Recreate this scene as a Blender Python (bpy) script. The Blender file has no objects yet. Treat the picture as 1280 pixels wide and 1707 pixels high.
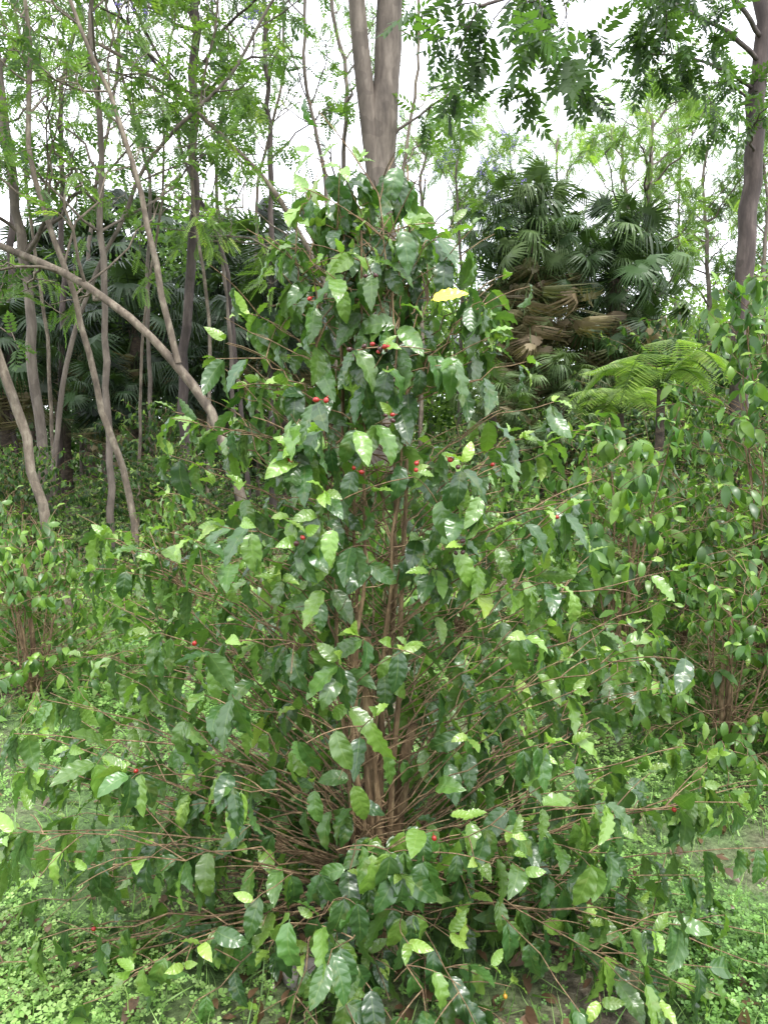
import bpy, math
import numpy as np
R = np.random.default_rng(7)
C = bpy.context.scene.collection
A = np.array
CAM_H = 1.65; PITCH = math.radians(6.9); FPX = 1241.0
def P(px, py, d):
    """survey point -> world position at ground depth d"""
    cx = (px-640)/FPX; cy = (853-py)/FPX
    t = d/(math.cos(PITCH)+cy*math.sin(PITCH))
    return A([cx*t, d, CAM_H+t*(cy*math.cos(PITCH)-math.sin(PITCH))])
def nrm(v):
    return v/np.maximum(np.linalg.norm(v, axis=-1, keepdims=True), 1e-9)
UP = A([0., 0., 1.])
def gh(x, y):
    r = np.hypot(x, y)
    near = 0.03*np.sin(x*1.7+.3)*np.cos(y*1.3)+0.02*np.sin(x*3.9+y*2.7)
    far = 0.35*np.sin(x*.11+1)*np.sin(y*.09)*np.clip((r-6)/20, 0, 1)
    return near+far+np.clip((r-25)/80, 0, 1)*2.0

# ---------------------------------------------------------------- geometry
class Geo:
    def __init__(s): s.V=[]; s.F=[]; s.L=[]; s.T=[]; s.n=0
    def add(s, V, F, L=None, T=None):
        m=len(V)
        s.V.append(V); s.F.append(F+s.n); s.n+=m
        s.L.append(np.zeros((m,3)) if L is None else L)
        s.T.append(np.zeros(m) if T is None else T)
    def tube(s, path, r0, r1, sides=6, tone=0., rad=None):
        path=np.asarray(path, float); n=len(path)
        t=np.gradient(path, axis=0); t=nrm(t)
        ref=A([1.,0.,0.]) if abs(t[0][0])<.8 else A([0.,1.,0.])
        N=[]
        a=nrm(np.cross(t[0],ref))
        for i in range(n):
            a=a-t[i]*np.dot(a,t[i]); a=a/max(np.linalg.norm(a),1e-9); N.append(a)
        N=A(N); B=np.cross(t,N)
        rr=np.linspace(r0,r1,n) if rad is None else rad
        an=np.arange(sides)/sides*2*np.pi
        V=path[:,None,:]+rr[:,None,None]*(np.cos(an)[None,:,None]*N[:,None,:]+np.sin(an)[None,:,None]*B[:,None,:])
        V=V.reshape(-1,3)
        i=np.arange(n-1)[:,None]*sides; j=np.arange(sides)[None,:]; j2=(j+1)%sides
        F=np.stack([i+j,i+j2,i+sides+j2,i+sides+j],-1).reshape(-1,4)
        s.add(V,F,None,np.full(len(V),tone))
    def inst(s, tm, pos, Y, Zh, sc, tone, rng):
        TV,TF,TL=tm
        n=len(pos)
        if n==0: return
        Y=nrm(Y); Z=nrm(Zh-Y*np.sum(Zh*Y,-1,keepdims=True)); X=np.cross(Y,Z)
        sc=np.broadcast_to(np.asarray(sc,float),(n,))[:,None,None]
        V=pos[:,None,:]+sc*(TV[None,:,0:1]*X[:,None,:]+TV[None,:,1:2]*Y[:,None,:]+TV[None,:,2:3]*Z[:,None,:])
        m=len(TV)
        F=(TF[None]+ (np.arange(n)*m)[:,None,None]).reshape(-1,4)
        L=np.zeros((n,m,3)); L[:,:,:2]=TL[None]; L[:,:,2]=rng.random(n)[:,None]
        T=np.repeat(np.broadcast_to(tone,(n,)),m)
        s.add(V.reshape(-1,3),F,L.reshape(-1,3),T)
    def obj(s, name, mat, base=(0,0,0), parent=None, smooth=True):
        V=np.concatenate(s.V)-A(base,float); F=np.concatenate(s.F)
        me=bpy.data.meshes.new(name)
        me.vertices.add(len(V)); me.vertices.foreach_set("co",V.astype(np.float32).ravel())
        me.loops.add(F.size); me.loops.foreach_set("vertex_index",F.astype(np.int32).ravel())
        me.polygons.add(len(F)); me.polygons.foreach_set("loop_start",np.arange(0,F.size,4,dtype=np.int32))
        me.polygons.foreach_set("use_smooth",np.full(len(F),smooth))
        me.update(calc_edges=True)
        a=me.attributes.new("lf",'FLOAT_VECTOR','POINT'); a.data.foreach_set("vector",np.concatenate(s.L).astype(np.float32).ravel())
        a=me.attributes.new("tone",'FLOAT','POINT'); a.data.foreach_set("value",np.concatenate(s.T).astype(np.float32))
        me.materials.append(mat)
        o=bpy.data.objects.new(name,me); C.objects.link(o)
        if parent is not None: o.parent=parent
        else: o.location=base
        return o
def empty(name,label,cat,loc,group=None):
    e=bpy.data.objects.new(name,None); e.empty_display_size=.2; C.objects.link(e); e.location=loc
    e["label"]=label; e["category"]=cat
    if group: e["group"]=group
    return e
def copy_thing(e, loc, rot, sc, label=None):
    c=e.copy(); C.objects.link(c); c.location=loc; c.rotation_euler=(0,0,rot); c.scale=(sc,sc,sc) if np.isscalar(sc) else sc
    if label: c["label"]=label
    for ch in e.children:
        k=ch.copy(); k.parent=c; C.objects.link(k)
    return c

# ---------------------------------------------------------------- leaf templates
def coffee_tm(NV,NU,bend,W,waves,amp,ph,twist=0.,side=0.):
    t=np.linspace(0,1,NV+1)
    w=W*np.sin(np.pi*t**.9)**.70*(1-.45*t**4)
    w[0]=.008; w[-1]=.002
    w[t<.07]=.008
    th=-bend*t**1.1
    dy=np.cos(th)/NV; dz=np.sin(th)/NV
    cy=np.concatenate([[0],np.cumsum(dy[:-1])]); cz=np.concatenate([[0],np.cumsum(dz[:-1])])
    u=np.linspace(-1,1,NU+1)
    V=[];L=[]
    for j in range(NV+1):
        for k in range(NU+1):
            a=abs(u[k])
            h=.28*a*w[j]*(1-.4*t[j])+amp*a**1.6*math.sin(waves*2*np.pi*t[j]+ph+(.9 if u[k]>0 else 0))*math.sin(np.pi*t[j])
            x=u[k]*w[j]
            tw=twist*t[j]
            x2=x*math.cos(tw)-h*math.sin(tw)+side*t[j]**2; h2=x*math.sin(tw)+h*math.cos(tw)
            V.append((x2, cy[j]-math.sin(th[j])*h2, cz[j]+math.cos(th[j])*h2)); L.append((u[k],t[j]))
    F=[]
    s=NU+1
    for j in range(NV):
        for k in range(NU):
            F.append((j*s+k,j*s+k+1,(j+1)*s+k+1,(j+1)*s+k))
    return A(V),A(F),A(L)
HI=[coffee_tm(18,4,b,W,wv,am,p,tw,sd) for b,W,wv,am,p,tw,sd in
    [(.6,.215,4.5,.034,0,.2,.05),(1.0,.23,5,.04,1,-.3,-.08),(1.4,.21,4,.034,2,.3,.1),(.4,.225,5.5,.03,3,.0,.0),(1.7,.215,4.5,.04,4,.5,-.05),(.8,.20,6,.04,5,-.4,.1),(1.1,.235,3.5,.034,1.5,.5,0),(.5,.21,4,.042,2.5,-.6,.06)]]
LO=[coffee_tm(6,2,b,W,2.5,.03,p,tw) for b,W,p,tw in [(.6,.21,0,.2),(1.1,.22,1,-.4),(1.6,.2,2,.3)]]
def rhomb(base,d,n,L,W):
    d=nrm(A(d,float)); n=A(n,float); x=nrm(np.cross(d,n)); b=A(base,float)
    return [b,b+d*L*.45+x*W,b+d*L,b+d*L*.45-x*W]
def pinnate(np_,L,W,droop,zz=.1,spread=1.):
    V=[];F=[];Lf=[]
    for i in range(3):
        a=i/3;b=(i+1)/3
        q=[(-.004,a,-droop*a*a),(.004,a,-droop*a*a),(.004,b,-droop*b*b),(-.004,b,-droop*b*b)]
        F.append([len(V)+k for k in range(4)]); V+= [A(v) for v in q]; Lf+=[(0,.5)]*4
    for i in range(np_):
        t=.15+.8*i/(np_-1); c=A([0,t,-droop*t*t])
        for sgn in (-1,1):
            l=L*(.6+.6*math.sin(np.pi*(t*.8+.1)))
            q=rhomb(c,(sgn*spread,.55,-.25-zz*((i*7)%3)),(0,.2*sgn,1),l,W)
            F.append([len(V)+k for k in range(4)]); V+=q; Lf+=[(0,.1),(.9,.5),(0,1),(-.9,.5)]
    q=rhomb((0,.97,-droop),(0,1,-.4),(0,0,1),L,W); F.append([len(V)+k for k in range(4)]); V+=q; Lf+=[(0,.1),(.9,.5),(0,1),(-.9,.5)]
    return A(V),A(F),A(Lf)
PIN_F=pinnate(12,.20,.032,.25)
PIN_M=pinnate(6,.30,.075,.3,.2)
PIN_B=pinnate(6,.42,.085,.35,.25)
FERN=pinnate(16,.13,.022,.12,.02)
def cluster_tm(n,seed):
    r=np.random.default_rng(seed); V=[];F=[];L=[]
    for i in range(n):
        d=nrm(r.normal(size=3)+A([0,.6,-.2])); c=r.normal(size=3)*.35
        q=rhomb(c,d,nrm(r.normal(size=3)+A([0,0,1.4])),.45*r.uniform(.6,1.1),.11)
        F.append([len(V)+k for k in range(4)]); V+=q; L+=[(0,.1),(.9,.5),(0,1),(-.9,.5)]
    return A(V),A(F),A(L)
CLUS=[cluster_tm(12,i) for i in range(3)]
def fan_tm(N,span,seed,droop):
    r=np.random.default_rng(seed); V=[];F=[];L=[]
    for i in range(N):
        a=(i/(N-1)-.5)*2*span; ln=r.uniform(.8,1.05)*(1-.12*abs(a)/span)
        d=A([math.sin(a),math.cos(a),0]); x=A([math.cos(a),-math.sin(a),0])
        sag=droop*r.uniform(.5,1.9)
        b=len(V)
        for rr,hw in ((.02,.004),(.4,.034),(.68,.026),(.88,.014),(1.,.002)):
            z=-.12*abs(a)/span*rr-sag*max(0,rr-.45)**1.5
            c=d*ln*rr*(1-.15*sag*rr)
            V+= [c-x*hw+A([0,0,z+.012*rr]),c+x*hw+A([0,0,z-.012*rr])]; L+=[(-.9,rr),(.9,rr)]
        for k in range(4): F.append((b+2*k,b+2*k+1,b+2*k+3,b+2*k+2))
    return A(V),A(F),A(L)
FANS=[fan_tm(30,2.3,1,.9),fan_tm(28,2.0,2,1.6),fan_tm(32,2.5,3,.5)]
DEADF=[fan_tm(20,1.3,5,2.4),fan_tm(18,1.0,6,2.),fan_tm(22,1.6,7,2.8)]

# ---------------------------------------------------------------- materials
def newmat(name):
    m=bpy.data.materials.new(name); m.use_nodes=True; nt=m.node_tree; nt.nodes.clear(); return m,nt
def nd(nt,t,**k):
    n=nt.nodes.new(t)
    for a,b in k.items(): setattr(n,a,b)
    return n
def mth(nt,op,a,b=None,c=None):
    n=nt.nodes.new('ShaderNodeMath'); n.operation=op
    for i,v in enumerate((a,b,c)):
        if v is None: continue
        if isinstance(v,(int,float)): n.inputs[i].default_value=v
        else: nt.links.new(v,n.inputs[i])
    return n.outputs[0]
def ramp(nt,fac,stops):
    n=nt.nodes.new('ShaderNodeValToRGB'); cr=n.color_ramp
    while len(cr.elements)<len(stops): cr.elements.new(.5)
    for e,(p,c) in zip(cr.elements,stops): e.position=p; e.color=(*c,1)
    nt.links.new(fac,n.inputs[0]); return n.outputs[0]
def mixc(nt,fac,a,b,blend='MIX'):
    n=nt.nodes.new('ShaderNodeMix'); n.data_type='RGBA'; n.blend_type=blend
    for s,v in ((n.inputs[0],fac),(n.inputs[6],a),(n.inputs[7],b)):
        if isinstance(v,(int,float)): s.default_value=v
        elif isinstance(v,tuple): s.default_value=(*v,1)
        else: nt.links.new(v,s)
    return n.outputs[2]
GREEN=[(0,(.018,.054,.017)),(.3,(.050,.118,.024)),(.6,(.155,.265,.042)),(.8,(.30,.38,.07)),(.92,(.80,.66,.05)),(1,(.13,.075,.045))]
GREENT=[(0,(.013,.032,.010)),(.3,(.046,.096,.023)),(.6,(.16,.25,.055)),(.8,(.33,.40,.10)),(.92,(.80,.66,.05)),(1,(.15,.065,.03))]
def leafmat(name,stops=GREEN,veins=True,rough=.35,trans=.28,spec=.5):
    m,nt=newmat(name); lk=nt.links.new
    at=nd(nt,'ShaderNodeAttribute',attribute_name="lf"); sp=nd(nt,'ShaderNodeSeparateXYZ'); lk(at.outputs['Vector'],sp.inputs[0])
    tn=nd(nt,'ShaderNodeAttribute',attribute_name="tone")
    col=ramp(nt,tn.outputs['Fac'],stops)
    br=mth(nt,'MULTIPLY_ADD',sp.outputs[2],.7,.68)
    vm=nd(nt,'ShaderNodeVectorMath',operation='SCALE'); lk(col,vm.inputs[0]); lk(br,vm.inputs['Scale']); col=vm.outputs[0]
    bs=nd(nt,'ShaderNodeBsdfPrincipled')
    if veins:
        tc=nd(nt,'ShaderNodeTexCoord')
        ns=nd(nt,'ShaderNodeTexNoise'); ns.inputs['Scale'].default_value=22; ns.inputs['Detail'].default_value=2
        lk(tc.outputs['Object'],ns.inputs['Vector'])
        col=mixc(nt,mth(nt,'MULTIPLY',mth(nt,'GREATER_THAN',ns.outputs[0],.63),.22),col,(.16,.17,.04))
        au=mth(nt,'ABSOLUTE',sp.outputs[0])
        rib=mth(nt,'FRACT',mth(nt,'SUBTRACT',mth(nt,'MULTIPLY',sp.outputs[1],7.),mth(nt,'MULTIPLY',mth(nt,'POWER',au,1.3),1.2)))
        rib=mth(nt,'ABSOLUTE',mth(nt,'SUBTRACT',rib,.5))
        mid=mth(nt,'LESS_THAN',au,.05)
        vein=mth(nt,'MULTIPLY',mth(nt,'GREATER_THAN',rib,.47),.15)
        both=mth(nt,'MAXIMUM',vein,mth(nt,'MULTIPLY',mid,.6))
        col=mixc(nt,mth(nt,'MULTIPLY',both,.7),col,mixc(nt,.5,col,(.26,.36,.10)))
        bmp=nd(nt,'ShaderNodeBump'); bmp.inputs['Strength'].default_value=.28; bmp.inputs['Distance'].default_value=.0022
        hgt=mth(nt,'ADD',mth(nt,'SUBTRACT',mth(nt,'SINE',mth(nt,'MULTIPLY',mth(nt,'SUBTRACT',.5,rib),3.14)),mth(nt,'MULTIPLY',mid,.6)),mth(nt,'MULTIPLY',ns.outputs[0],7.))
        lk(hgt,bmp.inputs['Height']); lk(bmp.outputs[0],bs.inputs['Normal'])
    geo=nd(nt,'ShaderNodeNewGeometry')
    col=mixc(nt,mth(nt,'MULTIPLY',geo.outputs['Backfacing'],.4),col,mixc(nt,.55,col,(.16,.25,.10)))
    lk(col,bs.inputs['Base Color'])
    bs.inputs['Roughness'].default_value=rough
    bs.inputs['Specular IOR Level'].default_value=spec
    tr=nd(nt,'ShaderNodeBsdfTranslucent'); c2=mixc(nt,1.,col,(1.6,1.9,.6),'MULTIPLY'); lk(c2,tr.inputs[0])
    mx=nd(nt,'ShaderNodeMixShader'); mx.inputs[0].default_value=trans
    lk(bs.outputs[0],mx.inputs[1]); lk(tr.outputs[0],mx.inputs[2])
    o=nd(nt,'ShaderNodeOutputMaterial'); lk(mx.outputs[0],o.inputs[0])
    return m
def barkmat(name,c1,c2,c3,scale=8,zs=.25,bump=.6):
    m,nt=newmat(name); lk=nt.links.new
    tc=nd(nt,'ShaderNodeTexCoord'); mp=nd(nt,'ShaderNodeMapping'); mp.inputs['Scale'].default_value=(1,1,zs); lk(tc.outputs['Object'],mp.inputs[0])
    ns=nd(nt,'ShaderNodeTexNoise'); ns.inputs['Scale'].default_value=scale; ns.inputs['Detail'].default_value=6; ns.inputs['Roughness'].default_value=.65; lk(mp.outputs[0],ns.inputs['Vector'])
    n2=nd(nt,'ShaderNodeTexNoise'); n2.inputs['Scale'].default_value=scale*.35; n2.inputs['Detail'].default_value=2; lk(tc.outputs['Object'],n2.inputs['Vector'])
    col=ramp(nt,ns.outputs[0],[(.3,c1),(.5,c2),(.7,c3)])
    col=mixc(nt,mth(nt,'MULTIPLY',mth(nt,'GREATER_THAN',n2.outputs[0],.56),.35),col,c1)
    bs=nd(nt,'ShaderNodeBsdfPrincipled'); lk(col,bs.inputs['Base Color']); bs.inputs['Roughness'].default_value=.85
    bm=nd(nt,'ShaderNodeBump'); bm.inputs['Strength'].default_value=bump; bm.inputs['Distance'].default_value=.02; lk(ns.outputs[0],bm.inputs['Height']); lk(bm.outputs[0],bs.inputs['Normal'])
    o=nd(nt,'ShaderNodeOutputMaterial'); lk(bs.outputs[0],o.inputs[0]); return m
M_COF=leafmat("coffee_leaf",rough=.34,trans=.25,spec=.9)
M_COF2=leafmat("coffee_leaf_matte",veins=False,rough=.36,trans=.3,spec=.55)
M_TREE=leafmat("tree_leaf",GREENT,veins=False,rough=.5,trans=.38,spec=.35)
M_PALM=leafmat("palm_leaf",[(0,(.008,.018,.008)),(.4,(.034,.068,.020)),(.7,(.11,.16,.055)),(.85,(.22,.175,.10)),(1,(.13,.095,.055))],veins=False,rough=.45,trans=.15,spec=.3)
M_COVER=leafmat("cover_leaf",[(0,(.06,.14,.03)),(.5,(.17,.31,.075)),(1,(.31,.43,.15))],veins=False,rough=.55,trans=.3)
M_TWIG=barkmat("twig_bark",(.06,.035,.018),(.165,.105,.055),(.34,.245,.14),60,.2,.3)
M_BARKG=barkmat("smooth_grey_bark",(.050,.038,.031),(.115,.092,.075),(.20,.165,.138),11,.22,.45)
M_BARKD=barkmat("dark_bark",(.025,.018,.017),(.06,.044,.04),(.13,.10,.09),9,.2,.7)
M_BARKL=barkmat("pale_lichen_bark",(.05,.038,.028),(.125,.097,.072),(.26,.225,.17),16,.4,.5)
M_FIBRE=barkmat("fibrous_palm_trunk",(.02,.014,.01),(.06,.042,.03),(.12,.09,.06),14,1.5,.8)
def plain(name,col,rough,var=.3):
    m,nt=newmat(name); lk=nt.links.new
    ns=nd(nt,'ShaderNodeTexNoise'); ns.inputs['Scale'].default_value=60
    tc=nd(nt,'ShaderNodeTexCoord'); lk(tc.outputs['Object'],ns.inputs['Vector'])
    c=mixc(nt,mth(nt,'MULTIPLY',ns.outputs[0],var),col,tuple(x*.35 for x in col))
    bs=nd(nt,'ShaderNodeBsdfPrincipled'); lk(c,bs.inputs['Base Color']); bs.inputs['Roughness'].default_value=rough
    o=nd(nt,'ShaderNodeOutputMaterial'); lk(bs.outputs[0],o.inputs[0]); return m
M_RED=plain("ripe_cherry",(.30,.018,.014),.22); M_DRK=plain("overripe_cherry",(.05,.012,.012),.3); M_YEL=plain("unripe_cherry",(.45,.24,.03),.25)
M_PUR=plain("violet_blossom",(.30,.22,.72),.6)

# ---------------------------------------------------------------- coffee shrub generator
def bez(p0,p1,p2,n):
    t=np.linspace(0,1,n)[:,None]; return (1-t)**2*p0+2*t*(1-t)*p1+t*t*p2
def coffee(rng,H,zs,rs,ntips,front,tms,leafL,tone,nstems,pleaf=.8,twigs=(1,4),stem_r=.013,sides=6,bare=60,spread=.2,old=.034,gap=.05,topw=.12,tipc=True,pale_frac=.26,open_front=0.):
    wood=Geo(); nodes=[]   # pos, tangent, outward, tipness
    stems=[]
    for i in range(nstems):
        a=i/nstems*2*np.pi+rng.uniform(-.4,.4); hi=H*rng.uniform(.78,.97) if i else H*.98
        rt=spread*rng.uniform(.2,1.1); b=A([math.cos(a)*.045,math.sin(a)*.045,-.03])
        n=14; t=np.linspace(0,1,n)
        pth=np.stack([b[0]+math.cos(a)*rt*t**1.7,b[1]+math.sin(a)*rt*t**1.7,b[2]+hi*t],1)
        pth[1:,:2]+=np.cumsum(rng.normal(size=(n-1,2))*.009,0)
        wood.tube(pth,stem_r*rng.uniform(.7,1.3),.003,sides); stems.append(pth)
        for k in range(9):
            z=hi*(.78+.22*k/8); p=A([np.interp(z,pth[:,2],pth[:,0]),np.interp(z,pth[:,2],pth[:,1]),z])
            nodes.append((p,UP+rng.normal(size=3)*.1,nrm(A([math.cos(a+k*1.6),math.sin(a+k*1.6),0])),.5+.5*k/8))
    if old>0:
        for k in range(3):
            o=A([rng.normal()*.03,rng.normal()*.03,0]); n=9; t=np.linspace(0,1,n)[:,None]
            wood.tube(o+t*A([rng.normal()*.05,0,.45+.3*k])-A([0,0,.05])+rng.normal(size=(n,3))*.006,old*1.25,old*.5,9)
    for i in range(ntips):
        while True:
            z=rng.uniform(.03,H*.98); a=rng.uniform(0,2*np.pi)
            if open_front and math.sin(a)<-.25 and .62<z<1.4 and rng.random()<open_front: continue
            if rng.random()<(np.interp(z,zs,rs)+topw)/(max(rs)+topw): break
        f=rng.uniform(.8,1.03) if rng.random()<.58 else rng.uniform(.3,.8)
        r=np.interp(z,zs,rs)*f
        sy=front if math.sin(a)<0 else 1.
        tip=A([math.cos(a)*r,math.sin(a)*r*sy,z])
        rise=min((z-.06)*.7,r*rng.uniform(.30,.85)) if z>.25 else rng.uniform(-.2,.0)
        zs0=max(.1,z-rise)
        st=stems[rng.integers(len(stems))]; zs0=min(zs0,st[-1,2]*.96)
        p0=A([np.interp(zs0,st[:,2],st[:,0]),np.interp(zs0,st[:,2],st[:,1]),zs0])
        p1=(p0+tip)/2+A([0,0,abs(rise)*.15+.04])+rng.normal(size=3)*.05
        pth=bez(p0,p1,tip,12); pth[1:-1]+=rng.normal(size=(10,3))*.008
        L=np.linalg.norm(tip-p0)
        wood.tube(pth,.0017+.0019*L,.0013,5)
        T=nrm(np.gradient(pth,axis=0)); oh=nrm(A([tip[0],tip[1],0.0001]))
        nn=max(3,int(L/gap))
        for k in range(nn+1):
            s=k/nn
            if s<.28 : continue
            if rng.random()<pleaf*(.42+.68*s):
                q=s*11; i0=min(10,int(q)); p=pth[i0]+(pth[i0+1]-pth[i0])*(q-i0)
                nodes.append((p,T[i0],oh,s))
        if tipc:
            nodes.append((tip-T[-1]*.012,T[-1],oh,.99)); nodes.append((tip-T[-1]*.035,T[-1],oh,.9))
        for k in range(rng.integers(*twigs)):
            s=rng.uniform(.4,.95); i0=int(s*11); p=pth[i0]; t=T[i0]; sd=nrm(np.cross(t,UP))*(1 if k%2 else -1)
            d=nrm(t*rng.uniform(.4,.9)+sd*rng.uniform(.5,1)+UP*rng.uniform(-.2,.5)); l=rng.uniform(.1,.28)
            tw=bez(p,p+d*l*.5+UP*.02,p+d*l-UP*.01,5); wood.tube(tw,.0022,.0012,4)
            for s2 in (.5,1.):
                if rng.random()<pleaf: nodes.append((bez(p,p+d*l*.5+UP*.02,p+d*l,5)[int(s2*4)],d,nrm(oh+d*.5),s2))
    for i in range(bare):
        st=stems[rng.integers(len(stems))]; z=rng.uniform(.15,H*.75); a=rng.uniform(0,2*np.pi); l=rng.uniform(.12,.45)
        p0=A([np.interp(z,st[:,2],st[:,0]),np.interp(z,st[:,2],st[:,1]),z]); d=A([math.cos(a),math.sin(a)*.8,rng.uniform(-.1,.9)])
        pth=bez(p0,p0+d*l*.5+rng.normal(size=3)*.04,p0+d*l-UP*.05,7)+rng.normal(size=(7,3))*.006
        wood.tube(pth,.0022,.001,4)
        for k in range(2):
            i0=rng.integers(2,6); d2=nrm(d+rng.normal(size=3)*.7)*rng.uniform(.05,.16); wood.tube(A([pth[i0],pth[i0]+d2*.5+rng.normal(size=3)*.006,pth[i0]+d2]),.0015,.0008,4)
    # leaves
    PP=[];YY=[];ZZ=[];SS=[];TT=[]
    for p,t,oh,s in nodes:
        t=nrm(t); ax=np.cross(t,UP)
        if np.linalg.norm(ax)<.35: ax=np.cross(t,oh)
        sd=nrm(ax); rot=rng.normal()*.8; sd=nrm(sd+np.cross(t,sd)*rot)
        young=s>.96 and rng.random()<.55
        for sg in (-1,1):
            if rng.random()<.18: continue
            if young:
                Y=t*.8+sd*sg*.6+UP*.15+rng.normal(size=3)*.2; l=leafL*rng.uniform(.35,.65); tn=rng.uniform(.5,.68)
            else:
                dwn=rng.uniform(.35,2.1)
                Y=sd*sg*rng.uniform(.35,.9)+t*rng.uniform(-.1,.6)+oh*.35-UP*dwn+rng.normal(size=3)*.22; l=leafL*rng.uniform(.72,1.08)
                q=rng.random()
                tn=tone+abs(rng.normal())*.15 if q<1-pale_frac else rng.uniform(.3,.60)  # a share of leaves, picked at random, gets a paler green
                if q>.995: tn=rng.uniform(.66,.74)
            PP.append(p);YY.append(Y);ZZ.append(UP*.85+oh*.6+rng.normal(size=3)*.4);SS.append(l);TT.append(min(tn,.99))
    PP,YY,ZZ,SS,TT=map(A,(PP,YY,ZZ,SS,TT))
    fol=Geo(); pick=rng.integers(len(tms),size=len(PP))
    for i,tm in enumerate(tms):
        k=pick==i; fol.inst(tm,PP[k],YY[k],ZZ[k],SS[k],TT[k],rng)
    return wood,fol,nodes,stems

# main bush
B0=A([-.04,2.22,float(gh(-.04,2.22))])
rng=np.random.default_rng(31)
zsm=[0,.15,.4,.8,1.12,1.45,1.65,1.85,2.05,2.25,2.47]
rsm=[1.26,1.36,1.32,1.16,1.0,.78,.61,.47,.36,.25,.09]
wood,fol,nodes,stems=coffee(rng,2.46,zsm,rsm,345,.50,HI,.124,.07,8,pleaf=.60,bare=60,spread=.13,old=.030,gap=.078,topw=.24,stem_r=.0115,pale_frac=.38,open_front=.45)
bush=empty("coffee_bush","tall conical coffee bush with glossy drooping leaves and red cherries","coffee bush",B0,None)
wood.obj("stem",M_TWIG,parent=bush)
fo=fol.obj("foliage",M_COF,parent=bush)
yl=Geo(); yp=P(718,500,1.90)-B0
yl.inst(HI[3],yp[None],A([[.9,-.25,.25]]),A([[.1,-.75,.65]]),.095,A([.9]),rng)
y=yl.obj("yellow_leaf",M_COF,parent=bush); y["label"]="bright yellow ageing leaf near the bush top"
def cherry_mesh(name,mat):
    g=Geo(); n=9; t=np.linspace(0,np.pi,n); rad=.0065*np.sin(t)**.85; rad[0]=.0004; z=-.0076*np.cos(t)
    rad[-1]=.0018; z=np.append(z,[.0066,.0062]); rad=np.append(rad,[.0014,.0002])
    g.tube(np.stack([z*0,z*0,np.linspace(-.0085,.0085,len(z))],1),0,0,10,rad=rad)
    V=g.V[0].reshape(len(z),10,3); V[:,:,2]=z[:,None]; g.V[0]=V.reshape(-1,3)
    g.tube(A([[0,0,-.0075],[.001,0,-.0115],[.003,0,-.015]]),.001,.0009,5)
    o=g.obj(name,mat,parent=bush); return o
protos=[cherry_mesh("coffee_cherry",m) for m in (M_RED,M_DRK,M_YEL)]
npos=A([n[0] for n in nodes])
targ=[(455,733,0,2),(612,548,1,4),(600,560,0,2),(640,655,1,4),(590,668,0,2),(555,560,1,3),(798,795,0,2),(770,885,1,3),(690,1287,0,1),(1095,1365,0,1),(218,1318,0,1),(315,1585,2,1),(592,755,0,2),(478,522,0,1),(760,690,1,2),(905,1640,2,1),(690,560,0,1),(655,780,0,2),(515,880,1,2),(860,700,0,1),(640,480,1,2),(185,1530,0,1),(980,920,0,1),(300,1120,0,1)]
used={0:0,1:0,2:0}
for px,py,kind,cnt in targ:
    tp=P(px,py,1.85)-B0
    for c in range(cnt):
        off=rng.normal(size=3)*.013; off[2]-=.008
        k=kind if rng.random()<.8 else (1 if kind==0 else 0)
        if kind==2: k=2
        if c==0:
            dd=np.linalg.norm((npos-tp)*A([1,.6,1]),axis=1); bp=npos[dd.argmin()]
        if used[k]==0: o=protos[k]
        else: o=protos[k].copy(); C.objects.link(o)
        used[k]+=1
        o.location=bp+off+A([0,-.012,0]); o.rotation_euler=(rng.uniform(1.2,3.0),rng.uniform(-.6,.6),rng.uniform(0,6)); s=rng.uniform(.8,1.05); o.scale=(s,s,s)

# neighbouring coffee shrubs
GRP="coffee shrubs growing in the planting"
def shrub_variant(seed,H,R_,n,tone,leafL=.125,pleaf=.75,stems_n=6,spread=.2,shape=None,bare=22,tms=LO,pale_frac=.3,twigs=(1,4),gap=.05):
    r=np.random.default_rng(seed)
    z=[0,.15*H,.4*H,.65*H,.85*H,H]; rr=[R_*.8,R_,R_*.9,R_*.66,R_*.4,R_*.15] if shape is None else [R_*x for x in shape]
    return coffee(r,H,z,rr,n,1.,tms,leafL,tone,stems_n,pleaf=pleaf,bare=bare,sides=5,spread=spread,old=.02,stem_r=.009,pale_frac=pale_frac,twigs=twigs,gap=gap)
def mk_shrub(v,loc,rot,label,sc=1.,name="coffee_shrub",mat=None,cat="coffee shrub",grp=GRP):
    loc=(loc[0],loc[1],float(gh(loc[0],loc[1])))
    e=empty(name,label,cat,loc,grp); e.rotation_euler=(0,0,rot); e.scale=(sc,sc,sc)
    v[0].obj("stem",M_TWIG,parent=e); v[1].obj("foliage",mat or M_COF2,parent=e); return e
v1=shrub_variant(1,1.8,1.0,105,.2,.12,.62,spread=.3,bare=40,pale_frac=.4); v2=shrub_variant(2,1.25,1.05,90,.24,.11,.58,spread=.35,bare=40,pale_frac=.42); v3=shrub_variant(3,2.6,.8,135,.17,.12,.62,stems_n=12,spread=.36,shape=[.5,.8,1,.95,.8,.4],bare=35,pale_frac=.36)
e1=mk_shrub(v1,(1.32,4.1),.3,"coffee shrub with pale young leaves beside a fern")
e2=mk_shrub(v2,(-2.1,4.3),1.2,"low bushy coffee shrub with small glossy leaves",.85)
e3=mk_shrub(v3,(2.3,4.35),0,"tall coffee shrub with many reddish upright stems")
L1="coffee shrub with tangled bare twigs and drooping leaves"
def C_(e,x,y,rot,sc,l): copy_thing(e,(x,y,float(gh(x,y))),rot,sc,l)
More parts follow.
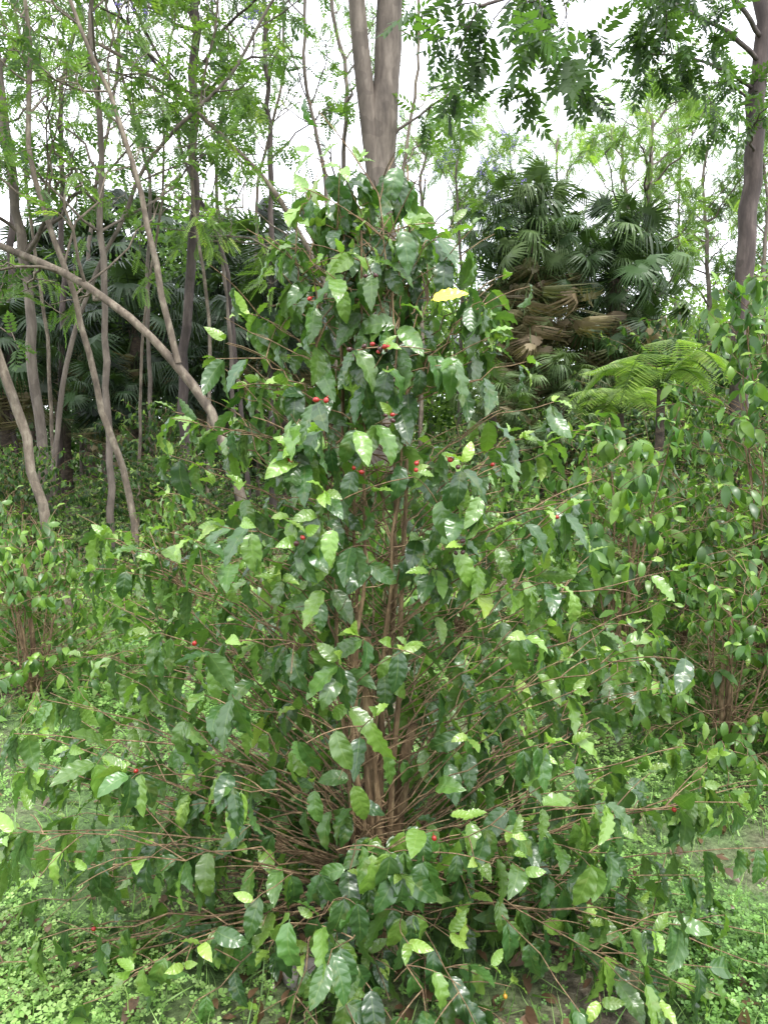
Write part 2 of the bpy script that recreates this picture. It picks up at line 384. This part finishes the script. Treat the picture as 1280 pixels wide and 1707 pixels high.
for e,x,y,rot,sc in ((e2,-.75,4.8,2.2,.85),(e2,.55,4.9,3.3,.95),(e2,-2.9,5.3,1.,.85),(e2,2.45,3.35,5.,.9),(e2,2.1,5.2,1.9,1.1),(e2,1.65,3.45,.8,.8),
    (e2,-1.7,6.0,2.,.85),(e2,.1,6.7,1.,1.05),(e1,1.9,6.2,4.5,.85),(e2,3.3,5.8,.4,1.15),(e2,-3.9,6.3,2.8,.9),(e1,3.6,7.6,3.,.9),(e2,1.0,8.2,2.6,.95),(e2,2.6,8.8,.6,1.),(e1,3.5,4.4,2.2,.95)):
    C_(e,x,y,rot,sc,L1)
# dark understory shrubs
vs=shrub_variant(9,1.8,1.3,150,.02,.10,.9,7,.35,shape=[.9,1,.95,.8,.6,.2],bare=0,pale_frac=.18,twigs=(1,3),gap=.06)
GU="dark small-leaved understory shrubs"
s1=mk_shrub(vs,(-3.9,8.0),0,"dense dark small-leaved shrub under the slender trees",.8,name="understory_shrub",mat=M_TREE,cat="shrub",grp=GU)
for x,y,rot,sc in ((-2.4,8.6,1,.8),(-5.2,9.2,2,.95),(-.8,9.6,3,.9),(-3.2,10.6,4,1.1),(5.3,10.2,5,1.3),(6.6,12,1.5,1.9),(5.6,14,2.2,2.0),(-6.8,11,.5,1.2),(3.0,12.6,2.5,1.),(1.2,11.2,.9,.9),(4.4,13,.2,1.1)):
    C_(s1,x,y,rot,sc,None)

# ---------------------------------------------------------------- trees
def resamp(pts,n):
    pts=np.asarray(pts,float); s=np.concatenate([[0],np.cumsum(np.linalg.norm(np.diff(pts,axis=0),axis=1))])
    u=np.linspace(0,s[-1],n); out=np.stack([np.interp(u,s,pts[:,k]) for k in range(3)],1)
    for _ in range(2): out[1:-1]=(out[:-2]+2*out[1:-1]+out[2:])/4
    return out
def tree(name,label,cat,paths,bark,seed,tm,leafS,tone,nbr=8,blen=(.8,2.),t0=.45,ntw=6,nlf=7,grp=None,leafmat_=None,wob=.02,blossom=0,sides=9,upb=.25,tsd=.1,extra=()):
    r=np.random.default_rng(seed); wood=Geo(); lf=[]; bl=[]
    base=A(paths[0][0][0],float)
    full=[]
    for pi,(pts,r0,r1) in enumerate(paths):
        L=np.sum(np.linalg.norm(np.diff(A(pts),axis=0),axis=1)); n=max(10,int(L/.25))
        pth=resamp(pts,n); pth[1:-1]+=r.normal(size=(n-2,3))*wob*A([1,1,.3])*min(1,r0*12)
        rad=np.linspace(r0,r1,n)*(1+r.normal(size=n)*.04)
        if pi==0: rad[:2]*=[1.35,1.12]
        wood.tube(pth,r0,r1,sides,rad=rad); full.append((pth,rad))
    def limb(p,d,l,rd,lv):
        d=nrm(d); q=p+d*l*.5+r.normal(size=3)*l*.16+UP*l*.06; e=p+d*l+UP*l*r.uniform(-.1,.18)
        n=8; pth=bez(p,q,e,n); pth[1:]+=r.normal(size=(n-1,3))*.02*l
        wood.tube(pth,rd,rd*.3,5 if lv<2 else 4)
        T=nrm(np.gradient(pth,axis=0))
        if lv<2:
            for k in range(ntw if lv==1 else 3):
                i=r.integers(2,n); limb(pth[i],T[i]*.6+r.normal(size=3)*.6+UP*.1,l*r.uniform(.25,.5),rd*.45,lv+1)
        if lv>=1:
            m=nlf if lv==2 else nlf//2
            if r.random()<.28: m=0
            for k in range(m):
                i=r.integers(3,n); dd=T[i]*.5+r.normal(size=3)*.7-UP*.25
                lf.append((pth[i],dd,leafS*r.uniform(.6,1.2)))
                if blossom and r.random()<blossom: bl.append(pth[i])
    for pth,rad in full:
        n=len(pth); T=nrm(np.gradient(pth,axis=0))
        for k in range(nbr):
            i=int(n*r.uniform(t0,.999)); l=r.uniform(*blen); sd=nrm(np.cross(T[i],r.normal(size=3)))
            limb(pth[i],sd+T[i]*.5+UP*upb,l,min(rad[i]*.5,.011+l*.012),1 if l<1.4 else 0)
    for (p,d,l,rd) in extra: limb(A(p),A(d),l,rd,0)
    e=empty(name,label,cat,base,grp)
    wood.obj("trunk",bark,base=base,parent=e)
    if lf:
        g=Geo(); pos=A([x[0] for x in lf]); Y=A([x[1] for x in lf]); S=A([x[2] for x in lf])
        g.inst(tm,pos,Y,UP+r.normal(size=(len(pos),3))*.4,S,np.clip(tone+r.normal(size=len(pos))*tsd,0,.76),r)
        g.obj("crown",leafmat_ or M_TREE,base=base,parent=e,smooth=False)
    if bl:
        g=Geo(); bl=A(bl); k=3; pos=np.repeat(bl,k,0)+r.normal(size=(len(bl)*k,3))*.1
        g.inst(CLUS[0],pos,r.normal(size=pos.shape),UP+0*pos,.10,0.,r); g.obj("blossom",M_PUR,base=base,parent=e,smooth=False)
    return e
def gp(px,d):
    x=P(px,800,d)[0]; return (x,d,float(gh(x,d))-.1)
GT="slender trees in the woodland"
# large twin trunk
d=8.
tree("large_tree","large smooth grey-brown trunk forking into two stems","tree",
 [([gp(645,d),P(641,500,d),P(635,330,d),P(639,230,d),P(645,100,d),P(650,0,d),P(652,-150,d),P(640,-400,d)],.165,.115),
  ([P(630,330,d-.02),P(617,205,d-.04),P(602,110,d-.08),P(594,0,d-.15),P(586,-160,d-.2),P(560,-380,d)],.095,.075)],
 M_BARKG,5,PIN_M,.30,.40,nbr=5,blen=(.9,1.8),t0=.70,ntw=4,nlf=5,grp=None,wob=.008,sides=16,
 extra=[(P(655,230,d),(1,-.2,.5),.9,.018)])
# right dark trunk with overhanging limbs
d=8.
tree("large_tree","dark-barked tree with broad compound leaves on overhanging limbs","tree",
 [([gp(1232,d),P(1240,470,d),P(1246,330,d),P(1256,220,d),P(1264,100,d),P(1275,-60,d),P(1300,-300,d)],.105,.075),
  ([P(1262,100,d),P(1215,50,d-.6),P(1120,5,d-1.4),P(1000,-40,d-2),P(900,-20,d-2.6)],.024,.009),
  ([P(1258,150,d),P(1200,110,d-.5),P(1130,90,d-.9),P(1060,90,d-1.4)],.018,.007),
  ([P(1266,60,d),P(1230,0,d-1.),P(1150,-50,d-2.),P(980,-40,d-3.),P(800,10,d-3.3)],.024,.009)],
 M_BARKD,6,PIN_B,.19,.18,nbr=7,blen=(.35,.85),t0=.55,ntw=5,nlf=7,upb=-.08,sides=12)
# slender left trees
SP=dict(grp=GT,ntw=4,nlf=5)
d=9.
tree("slender_tree","tall straight slender grey trunk with sparse foliage","tree",[([gp(78,d),P(60,620,d),P(38,400,d),P(12,250,d),P(0,130,d),P(-30,-60,d),P(-60,-300,d)],.065,.045)],M_BARKG,11,PIN_M,.26,.34,nbr=13,t0=.4,**SP)
d=6.
tree("slender_tree","pale leaning sapling trunk at the shrub edge","tree",[([gp(110,d),P(85,900,d),P(40,720,d),P(0,590,d),P(-60,420,d),P(-110,200,d)],.045,.03)],M_BARKL,12,PIN_M,.20,.3,nbr=8,t0=.55,**SP)
d=6.5
tree("leaning_tree","strongly leaning grey trunk with upright reddish limb","tree",
 [([gp(430,d),P(390,760,d),P(350,685,d),P(305,615,d),P(250,560,d),P(185,500,d),P(130,465,d+.2),P(60,430,d+.3),P(-20,405,d+.4),P(-140,330,d+.5)],.048,.028),
  ([P(297,605,d),P(283,540,d),P(270,480,d),P(240,350,d),P(205,200,d),P(165,110,d),P(120,20,d),P(90,-80,d)],.030,.014)],
 M_BARKL,13,PIN_F,.22,.45,nbr=7,blen=(.7,1.5),t0=.6,**SP)
d=7.
tree("slender_tree","thin curved trunk with mottled grey bark","tree",[([gp(235,d),P(215,800,d),P(185,730,d),P(150,600,d),P(125,480,d),P(100,420,d),P(60,330,d),P(40,200,d),P(60,60,d),P(30,-80,d)],.036,.017)],M_BARKL,14,PIN_M,.20,.36,nbr=12,t0=.5,**SP)
d=8.
tree("slender_tree","thin upright trunk among palms","tree",[([gp(182,d),P(178,650,d),P(175,500,d),P(165,330,d),P(172,200,d),P(148,100,d),P(150,0,d),P(160,-120,d)],.042,.022)],M_BARKG,15,PIN_F,.22,.45,nbr=10,t0=.5,**SP)
d=10.
tree("slender_tree","slender brown trunk with violet blossom in its crown","tree",[([gp(308,d),P(305,600,d),P(326,330,d),P(318,150,d),P(330,0,d),P(335,-180,d)],.075,.045)],M_BARKD,16,PIN_F,.24,.42,nbr=12,t0=.5,blossom=.06,**SP)
d=9.
tree("slender_tree","arching thin trunk bending over the palms","tree",[([gp(600,d),P(545,470,d),P(470,335,d),P(420,270,d),P(350,210,d),P(285,140,d),P(220,105,d),P(140,60,d)],.045,.018)],M_BARKL,17,PIN_F,.24,.52,nbr=9,t0=.45,**SP)
d=8.5
tree("slender_tree","thin crooked trunk crossing between its neighbours","tree",[([gp(60,d),P(110,600,d),P(150,470,d),P(215,350,d),P(240,260,d),P(320,190,d),P(400,120,d),P(430,30,d),P(500,-60,d)],.034,.014)],M_BARKG,18,PIN_M,.22,.40,nbr=9,t0=.5,**SP)
d=10.5
tree("slender_tree","thin crooked trunk crossing between its neighbours","tree",[([gp(420,d),P(390,560,d),P(380,430,d),P(330,320,d),P(290,230,d),P(300,140,d),P(240,60,d),P(200,-60,d)],.036,.016)],M_BARKD,19,PIN_M,.22,.40,nbr=9,t0=.5,**SP)
for i,(px,py0,px1,dd,w,bk) in enumerate([(395,560,372,11,.035,M_BARKG),(455,560,450,12,.06,M_BARKD),(540,540,500,12,.045,M_BARKG),(340,540,345,9,.026,M_BARKL),(565,500,575,14,.06,M_BARKG),(20,500,-20,12,.07,M_BARKD),(700,500,690,15,.05,M_BARKL),(95,450,110,13,.06,M_BARKD),(255,500,200,11,.035,M_BARKG),(430,500,480,14,.04,M_BARKL),(135,500,190,15,.05,M_BARKG),(225,560,275,9.5,.022,M_BARKL),(90,560,45,10.5,.03,M_BARKL)]):
    tree("slender_tree","slender upright woodland tree with fine pale green foliage","tree",[([gp(px,dd),P(px-10+7*(i%4),py0,dd),P((px+px1)/2+((i%3)-1)*26,300,dd),P(px1-12*((i%2)-.5),130,dd),P(px1+18*((i%4)-1.5),0,dd),P(px1,-160,dd)],w,w*.45)],bk,30+i,(PIN_F,PIN_M)[i%2],.24,.46+.1*((i%3)-1),nbr=9,blen=(.7,2.1),t0=.5,**SP)
# pale far trees to the side of the palms
for i,(px,top,dd,tn) in enumerate([(770,215,17,.52),(930,230,24,.58),(1085,190,17,.52),(1125,170,22,.54),(1180,230,20,.48),(1040,210,26,.58),(850,240,28,.55),(1270,260,19,.33),(710,260,22,.5),(1230,200,25,.5)]):
    w=.05+.03*(i%3)
    tree("woodland_tree","thin-trunked woodland tree with airy light green crown","tree",[([gp(px+8*((i%3)-1),dd),P(px,480,dd),P(px+14*((i%2)-.5),340,dd),P(px-10+6*(i%4),(top+340)//2,dd),P(px,top,dd)],w*1.2,w*.35)],M_BARKG,60+i,PIN_F,.34,tn,nbr=17,blen=(.8,2.2),t0=.5,ntw=5,nlf=7,grp="airy pale green woodland trees",blossom=.08 if i==0 else 0)

# ---------------------------------------------------------------- fan palms
def palm(seed,H,ng,nd_,rad,tone,trunk_r=.16,skirt=.5,tonew=.25,fs=(.38,.52)):
    r=np.random.default_rng(seed); tr=Geo(); cr=Geo(); sk=Geo()
    n=14; z=np.linspace(-.1,H,n); pth=np.stack([np.cumsum(r.normal(size=n))*.015,np.cumsum(r.normal(size=n))*.015,z],1)
    tr.tube(pth,0,0,12,rad=trunk_r*(1+.12*np.sin(np.arange(n)*2.5)))
    top=pth[-1]
    for g,N,e0,e1,tn0,tn1,tms in ((cr,ng,88,-45,tone,tone+tonew,FANS),(sk,nd_,-20,-85,.70,1.,DEADF)):
        P_=[];Y_=[];Z_=[];S_=[];T_=[]
        for i in range(N):
            el=math.radians(e0+(e1-e0)*((i+r.random())/N)); az=i*2.4+r.normal()*.2
            d=A([math.cos(az)*math.cos(el),math.sin(az)*math.cos(el),math.sin(el)]); l=rad*r.uniform(.35,.95)
            p0=top+A([0,0,-(g is sk)*r.uniform(0,H*skirt)]); p2=p0+d*l-UP*.12*l
            g.tube(bez(p0,p0+d*l*.5+UP*.05,p2,5),.014,.008,4,tone=tn0+(.2 if g is cr else 0))
            P_.append(p2);Y_.append(nrm(d*(1 if g is cr else .6)-UP*(r.uniform(.1,1.1) if g is cr else r.uniform(.9,2.4))));Z_.append(UP+d*.6+r.normal(size=3)*.5);S_.append(rad*r.uniform(*fs));T_.append(r.uniform(tn0,tn1))
        P_,Y_,Z_,S_,T_=map(A,(P_,Y_,Z_,S_,T_)); pk=np.arange(N)%3
        for k in range(3): g.inst(tms[k],P_[pk==k],Y_[pk==k],Z_[pk==k],S_[pk==k],T_[pk==k],r)
    return tr,cr,sk
GPm="fan palms in the woodland"
def mk_palm(v,x,y,label,rot=0,sc=1.):
    e=empty("fan_palm",label,"palm tree",(x,y,float(gh(x,y))),GPm); e.rotation_euler=(0,0,rot); e.scale=(sc,)*3
    v[0].obj("trunk",M_FIBRE,parent=e); v[1].obj("crown",M_PALM,parent=e,smooth=False); v[2].obj("dead_frond_skirt",M_PALM,parent=e,smooth=False); return e
pa=palm(1,5.3,75,230,1.5,.22,skirt=.55,tonew=.44,fs=(.26,.44)); pb=palm(2,4.5,95,240,1.85,.20,skirt=.55,tonew=.38,fs=(.22,.38)); pc=palm(3,3.2,40,14,1.3,.0,.12,.2,.28,fs=(.34,.5)); pd=palm(4,3.0,30,6,1.3,.4,.12,.2)  # pc: near-black fronds, the deep shade on the left painted into their tone
X=lambda px,d:P(px,800,d)[0]
p1=mk_palm(pa,X(870,16),16,"fan palm with green crown and brown hanging dead fronds")
p2=mk_palm(pb,X(1015,16.5),16.5,"broad fan palm with thick skirt of dead fronds",1.)
p3=mk_palm(pc,X(480,12.5),12.5,"dark shaded fan palm between slender trunks",2.,1.)
for px,dd,rot,sc in ((240,13.,.4,1.0),(110,14.5,2.,1.1),(370,16,3.,1.25),(20,12.,1.4,.85),(560,16.5,4.,1.3),(-60,15,5.,1.),(250,18,.9,1.6),(420,19,4.4,1.6),(320,12.5,3.3,.7),(60,18,3.3,1.4),(180,12.,5.3,.6),(150,18,1.1,1.5)):
    x=X(px,dd); copy_thing(p3,(x,dd,float(gh(x,dd))),rot,sc)
p4=mk_palm(pd,X(905,12.5),12.5,"young low fan palm with pale fronds near the ground",.4,.36)
for px,dd,sc in ((970,12.8,.42),(820,14.,.6),(1085,15.,.75),(930,15,.7)):
    x=X(px,dd); copy_thing(p4,(x,dd,float(gh(x,dd))),px,sc)

# tree fern
def fern(seed,x,y,h,label,L=1.3,n=11):
    r=np.random.default_rng(seed); z=float(gh(x,y)); e=empty("tree_fern",label,"fern",(x,y,z),"tree ferns by the path")
    tr=Geo(); tr.tube(A([[0,0,-.1],[.01,0,h*.5],[0,0,h]]),.06,.045,9); tr.obj("trunk",M_FIBRE,parent=e)
    g=Geo()
    for i in range(n):
        az=i/n*2*np.pi+r.normal()*.15; o=A([math.cos(az),math.sin(az),0]); p0=A([0,0,h]); l=L*r.uniform(.75,1.1); up_=r.uniform(.4,1.0)
        pth=bez(p0,p0+o*l*.45+UP*l*up_,p0+o*l*1.0+UP*r.uniform(-.2,.25),30); g.tube(pth,.006,.002,4,tone=.4)
        T=nrm(np.gradient(pth,axis=0)); sd=nrm(np.cross(T,UP)); k=np.arange(4,30)
        for sg in (-1,1):
            g.inst(FERN,pth[k],sd[k]*sg+T[k]*.35-UP*.12,UP+0*pth[k],l*.30*np.sin(np.pi*(k/30)**.8)**.7+.02,.64+r.normal(size=len(k))*.05,r)
    g.obj("crown",M_TREE,parent=e,smooth=False)
fern(3,X(1095,8.2),8.2,1.95,"bright green tree fern with arching feathery fronds",.85,17)
fern(4,X(1030,10.),10.,1.7,"bright green tree fern with arching feathery fronds",.75,15)

# ---------------------------------------------------------------- forest mass
r=np.random.default_rng(77); g=Geo()
for i in range(545):
    az=r.uniform(-.75,.75); dd=r.uniform(18,34) if i<520 else r.uniform(13.5,16)
    if i>=520: az=r.uniform(-.62,-.05)
    x=dd*math.tan(az)*.95
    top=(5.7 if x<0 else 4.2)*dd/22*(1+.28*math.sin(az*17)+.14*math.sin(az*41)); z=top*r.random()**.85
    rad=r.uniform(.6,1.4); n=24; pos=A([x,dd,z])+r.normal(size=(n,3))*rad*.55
    g.inst(CLUS[i%3],pos,r.normal(size=(n,3)),UP+r.normal(size=(n,3))*.5,r.uniform(.35,.65)*(1 if i<520 else .6),np.clip((.05 if x<-1 else .33)+r.normal()*.12+.25*z/6+r.normal(size=n)*.06,0,.66),r)  # left clumps toned darker: deep woodland shade put into the leaf colour
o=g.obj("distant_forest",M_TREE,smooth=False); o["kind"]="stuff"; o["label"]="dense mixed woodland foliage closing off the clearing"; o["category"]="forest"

# ---------------------------------------------------------------- ground
ax=np.concatenate([-np.geomspace(160,6.2,30),np.linspace(-6,6,61),np.geomspace(6.2,160,30)])
gx,gy=np.meshgrid(ax,ax+3.); gz=gh(gx,gy); n=len(ax)
g=Geo(); i=np.arange(n-1)[:,None]*n; j=np.arange(n-1)[None]; F=np.stack([i+j,i+j+1,i+n+j+1,i+n+j],-1).reshape(-1,4)
g.add(np.stack([gx,gy,gz],-1).reshape(-1,3),F)
m,nt=newmat("woodland_soil"); lk=nt.links.new
tc=nd(nt,'ShaderNodeTexCoord')
a=nd(nt,'ShaderNodeTexNoise'); a.inputs['Scale'].default_value=1.3; a.inputs['Detail'].default_value=6; lk(tc.outputs['Object'],a.inputs['Vector'])
b=nd(nt,'ShaderNodeTexNoise'); b.inputs['Scale'].default_value=38; b.inputs['Detail'].default_value=8; b.inputs['Roughness'].default_value=.7; lk(tc.outputs['Object'],b.inputs['Vector'])
c1=ramp(nt,b.outputs[0],[(.35,(.05,.038,.026)),(.52,(.14,.108,.08)),(.7,(.28,.235,.185))])
c2=ramp(nt,b.outputs[0],[(.35,(.04,.07,.02)),(.6,(.13,.22,.07))])
col=mixc(nt,ramp(nt,a.outputs[0],[(.42,(0,0,0)),(.56,(1,1,1))]),c1,c2)
bs=nd(nt,'ShaderNodeBsdfPrincipled'); lk(col,bs.inputs['Base Color']); bs.inputs['Roughness'].default_value=.95
bm=nd(nt,'ShaderNodeBump'); bm.inputs['Strength'].default_value=.8; bm.inputs['Distance'].default_value=.03; lk(b.outputs[0],bm.inputs['Height']); lk(bm.outputs[0],bs.inputs['Normal'])
o_=nd(nt,'ShaderNodeOutputMaterial'); lk(bs.outputs[0],o_.inputs[0])
o=g.obj("ground",m); o["kind"]="structure"; o["label"]="woodland soil with patches of leaf litter"; o["category"]="ground"
# clover cover
def tref():
    V=[];F=[]
    for k in range(3):
        q=rhomb((0,0,0),(math.sin(k*2.094),math.cos(k*2.094),.25),(0,0,1),1,.5)
        q=[q[0],q[1]+(q[2]-q[0])*.25,q[2],q[3]+(q[2]-q[0])*.25]; V+=q; F.append([4*k,4*k+1,4*k+2,4*k+3])
    return A(V),A(F),A([(0,.1),(.9,.5),(0,1),(-.9,.5)]*3)
TREF=tref()
r=np.random.default_rng(5); g=Geo()
def cover(N,y0,y1,sc,hh,g):
    y=y0+(y1-y0)*r.random(N)**1.2; x=(r.random(N)-.5)*2*(y*.62+.5)
    patch=np.sin(x*2.3+1)*np.sin(y*2.9)+.6*np.sin(x*5.1+y*4.)+r.normal(size=N)*.35
    dm=np.hypot(x+.04,y-2.22); keep=(patch>-.5)&(r.random(N)<np.clip(dm/.85-.2,.12,1)); x=x[keep];y=y[keep];N=len(x)
    z=gh(x,y)+r.uniform(.004,hh,N)*(1+.5*np.sin(x*4)*np.sin(y*5))
    t=r.uniform(0,6.28,N)
    pos=np.stack([x,y,z],1); Y=np.stack([np.cos(t),np.sin(t),r.normal(size=N)*.2],1)
    g.inst(TREF,pos,Y,UP+r.normal(size=(N,3))*.3,sc*r.uniform(.6,1.3,N),np.clip(.5+.25*np.sin(x*1.9)*np.sin(y*2.3)+r.normal(size=N)*.15,0,1),r)
cover(75000,.9,4.2,.0125,.07,g); cover(30000,4,10,.028,.12,g); cover(9000,9,22,.08,.25,g)
o=g.obj("clover_cover",M_COVER,smooth=False); o["kind"]="stuff"; o["label"]="bright green clover and oxalis covering the soil"; o["category"]="ground cover"
g=Geo(); N=9000; y=r.uniform(.9,7,N); x=(r.random(N)-.5)*2*(y*.62+.4); pos=np.stack([x,y,gh(x,y)],1)
BL=(A([[-.02,0,0],[.02,0,0],[.012,.6,.0],[-.012,.6,.0],[.001,1,-.15],[-.001,1,-.15]]),A([[0,1,2,3],[3,2,4,5]]),A([(0,0)]*6))
g.inst(BL,pos,UP+r.normal(size=(N,3))*.45,r.normal(size=(N,3)),r.uniform(.05,.16,N),r.uniform(.2,.9,N),r)
o=g.obj("grass",M_COVER,smooth=False); o["kind"]="stuff"; o["label"]="thin scattered grass blades between the shrubs"; o["category"]="grass"
g=Geo(); N=2600; y=.9+9*r.random(N)**1.5; x=(r.random(N)-.5)*2*(y*.6+.4); pos=np.stack([x,y,gh(x,y)+r.uniform(.004,.05,N)],1)
t=r.uniform(0,6.28,N); g.inst(LO[0],pos,np.stack([np.cos(t),np.sin(t),r.normal(size=N)*.15],1),UP+r.normal(size=(N,3))*.35,r.uniform(.03,.09,N),1.,r)
o=g.obj("leaf_litter",M_COF2); o["kind"]="stuff"; o["label"]="dry brown fallen leaves scattered on the soil"; o["category"]="fallen leaves"
# stone
M_ST=barkmat("stone_surface",(.20,.17,.16),(.33,.285,.275),(.44,.40,.39),22,1,.3)
for k,(x,y,s) in enumerate(((-.235,2.04,.055),)):
    bpy.ops.mesh.primitive_ico_sphere_add(subdivisions=4,radius=1); o=bpy.context.object; o.name="stone"; o.data.name="stone"
    for v in o.data.vertices:
        c=A(v.co); f=1+.10*math.sin(c[0]*2.3+k)+.08*math.sin(c[1]*2.6+c[2]*2)+.02*math.sin(c[0]*9+c[2]*8); v.co=(c[0]*f*1.35*s,c[1]*f*s,max(c[2],-.5)*f*.85*s)
    for p in o.data.polygons: p.use_smooth=True
    o.data.materials.append(M_ST); o.location=(x,y,float(gh(x,y))+.35*s); o["label"]="rounded pinkish grey stone lying on the soil"; o["category"]="stone"

# ---------------------------------------------------------------- light, world, camera
w=bpy.data.worlds.new("World"); bpy.context.scene.world=w; w.use_nodes=True; nt=w.node_tree; nt.nodes.clear(); lk=nt.links.new
EL=math.radians(62); ROT=math.radians(150)
sky=nd(nt,'ShaderNodeTexSky',sky_type='NISHITA'); sky.sun_disc=False; sky.sun_elevation=EL; sky.sun_rotation=ROT
vs_=nd(nt,'ShaderNodeVectorMath',operation='SCALE'); vs_.inputs['Scale'].default_value=.12; lk(sky.outputs[0],vs_.inputs[0])
tc=nd(nt,'ShaderNodeTexCoord'); cn=nd(nt,'ShaderNodeTexNoise'); cn.inputs['Scale'].default_value=2.2; cn.inputs['Detail'].default_value=5; lk(tc.outputs['Generated'],cn.inputs['Vector'])
cl=ramp(nt,cn.outputs[0],[(.3,(.84,.89,1.)),(.6,(.98,.99,1.03))])
v2_=nd(nt,'ShaderNodeVectorMath',operation='SCALE'); v2_.inputs['Scale'].default_value=1.25; lk(cl,v2_.inputs[0])
mx=mixc(nt,.88,vs_.outputs[0],v2_.outputs[0])
bg=nd(nt,'ShaderNodeBackground'); bg.inputs['Strength'].default_value=2.65; lk(mx,bg.inputs[0]); ow=nd(nt,'ShaderNodeOutputWorld'); lk(bg.outputs[0],ow.inputs[0])
L=bpy.data.lights.new("sun",'SUN'); L.energy=5.0; L.angle=math.radians(14); L.color=(1,.98,.92)
so=bpy.data.objects.new("sun",L); C.objects.link(so)
from mathutils import Vector
sd=Vector((math.sin(ROT)*math.cos(EL),math.cos(ROT)*math.cos(EL),math.sin(EL)))
so.rotation_euler=sd.to_track_quat('Z','Y').to_euler(); so.location=(0,0,12)
cam=bpy.data.cameras.new("camera"); co=bpy.data.objects.new("camera",cam); C.objects.link(co)
cam.sensor_fit='VERTICAL'; cam.sensor_height=24; cam.lens=12/(853.5/FPX); cam.clip_end=600; cam.clip_start=.05
co.location=(0,0,CAM_H); co.rotation_euler=(math.pi/2-PITCH,0,0)
bpy.context.scene.camera=co
vs=bpy.context.scene.view_settings; vs.view_transform='Standard'; vs.look='None'; vs.exposure=0
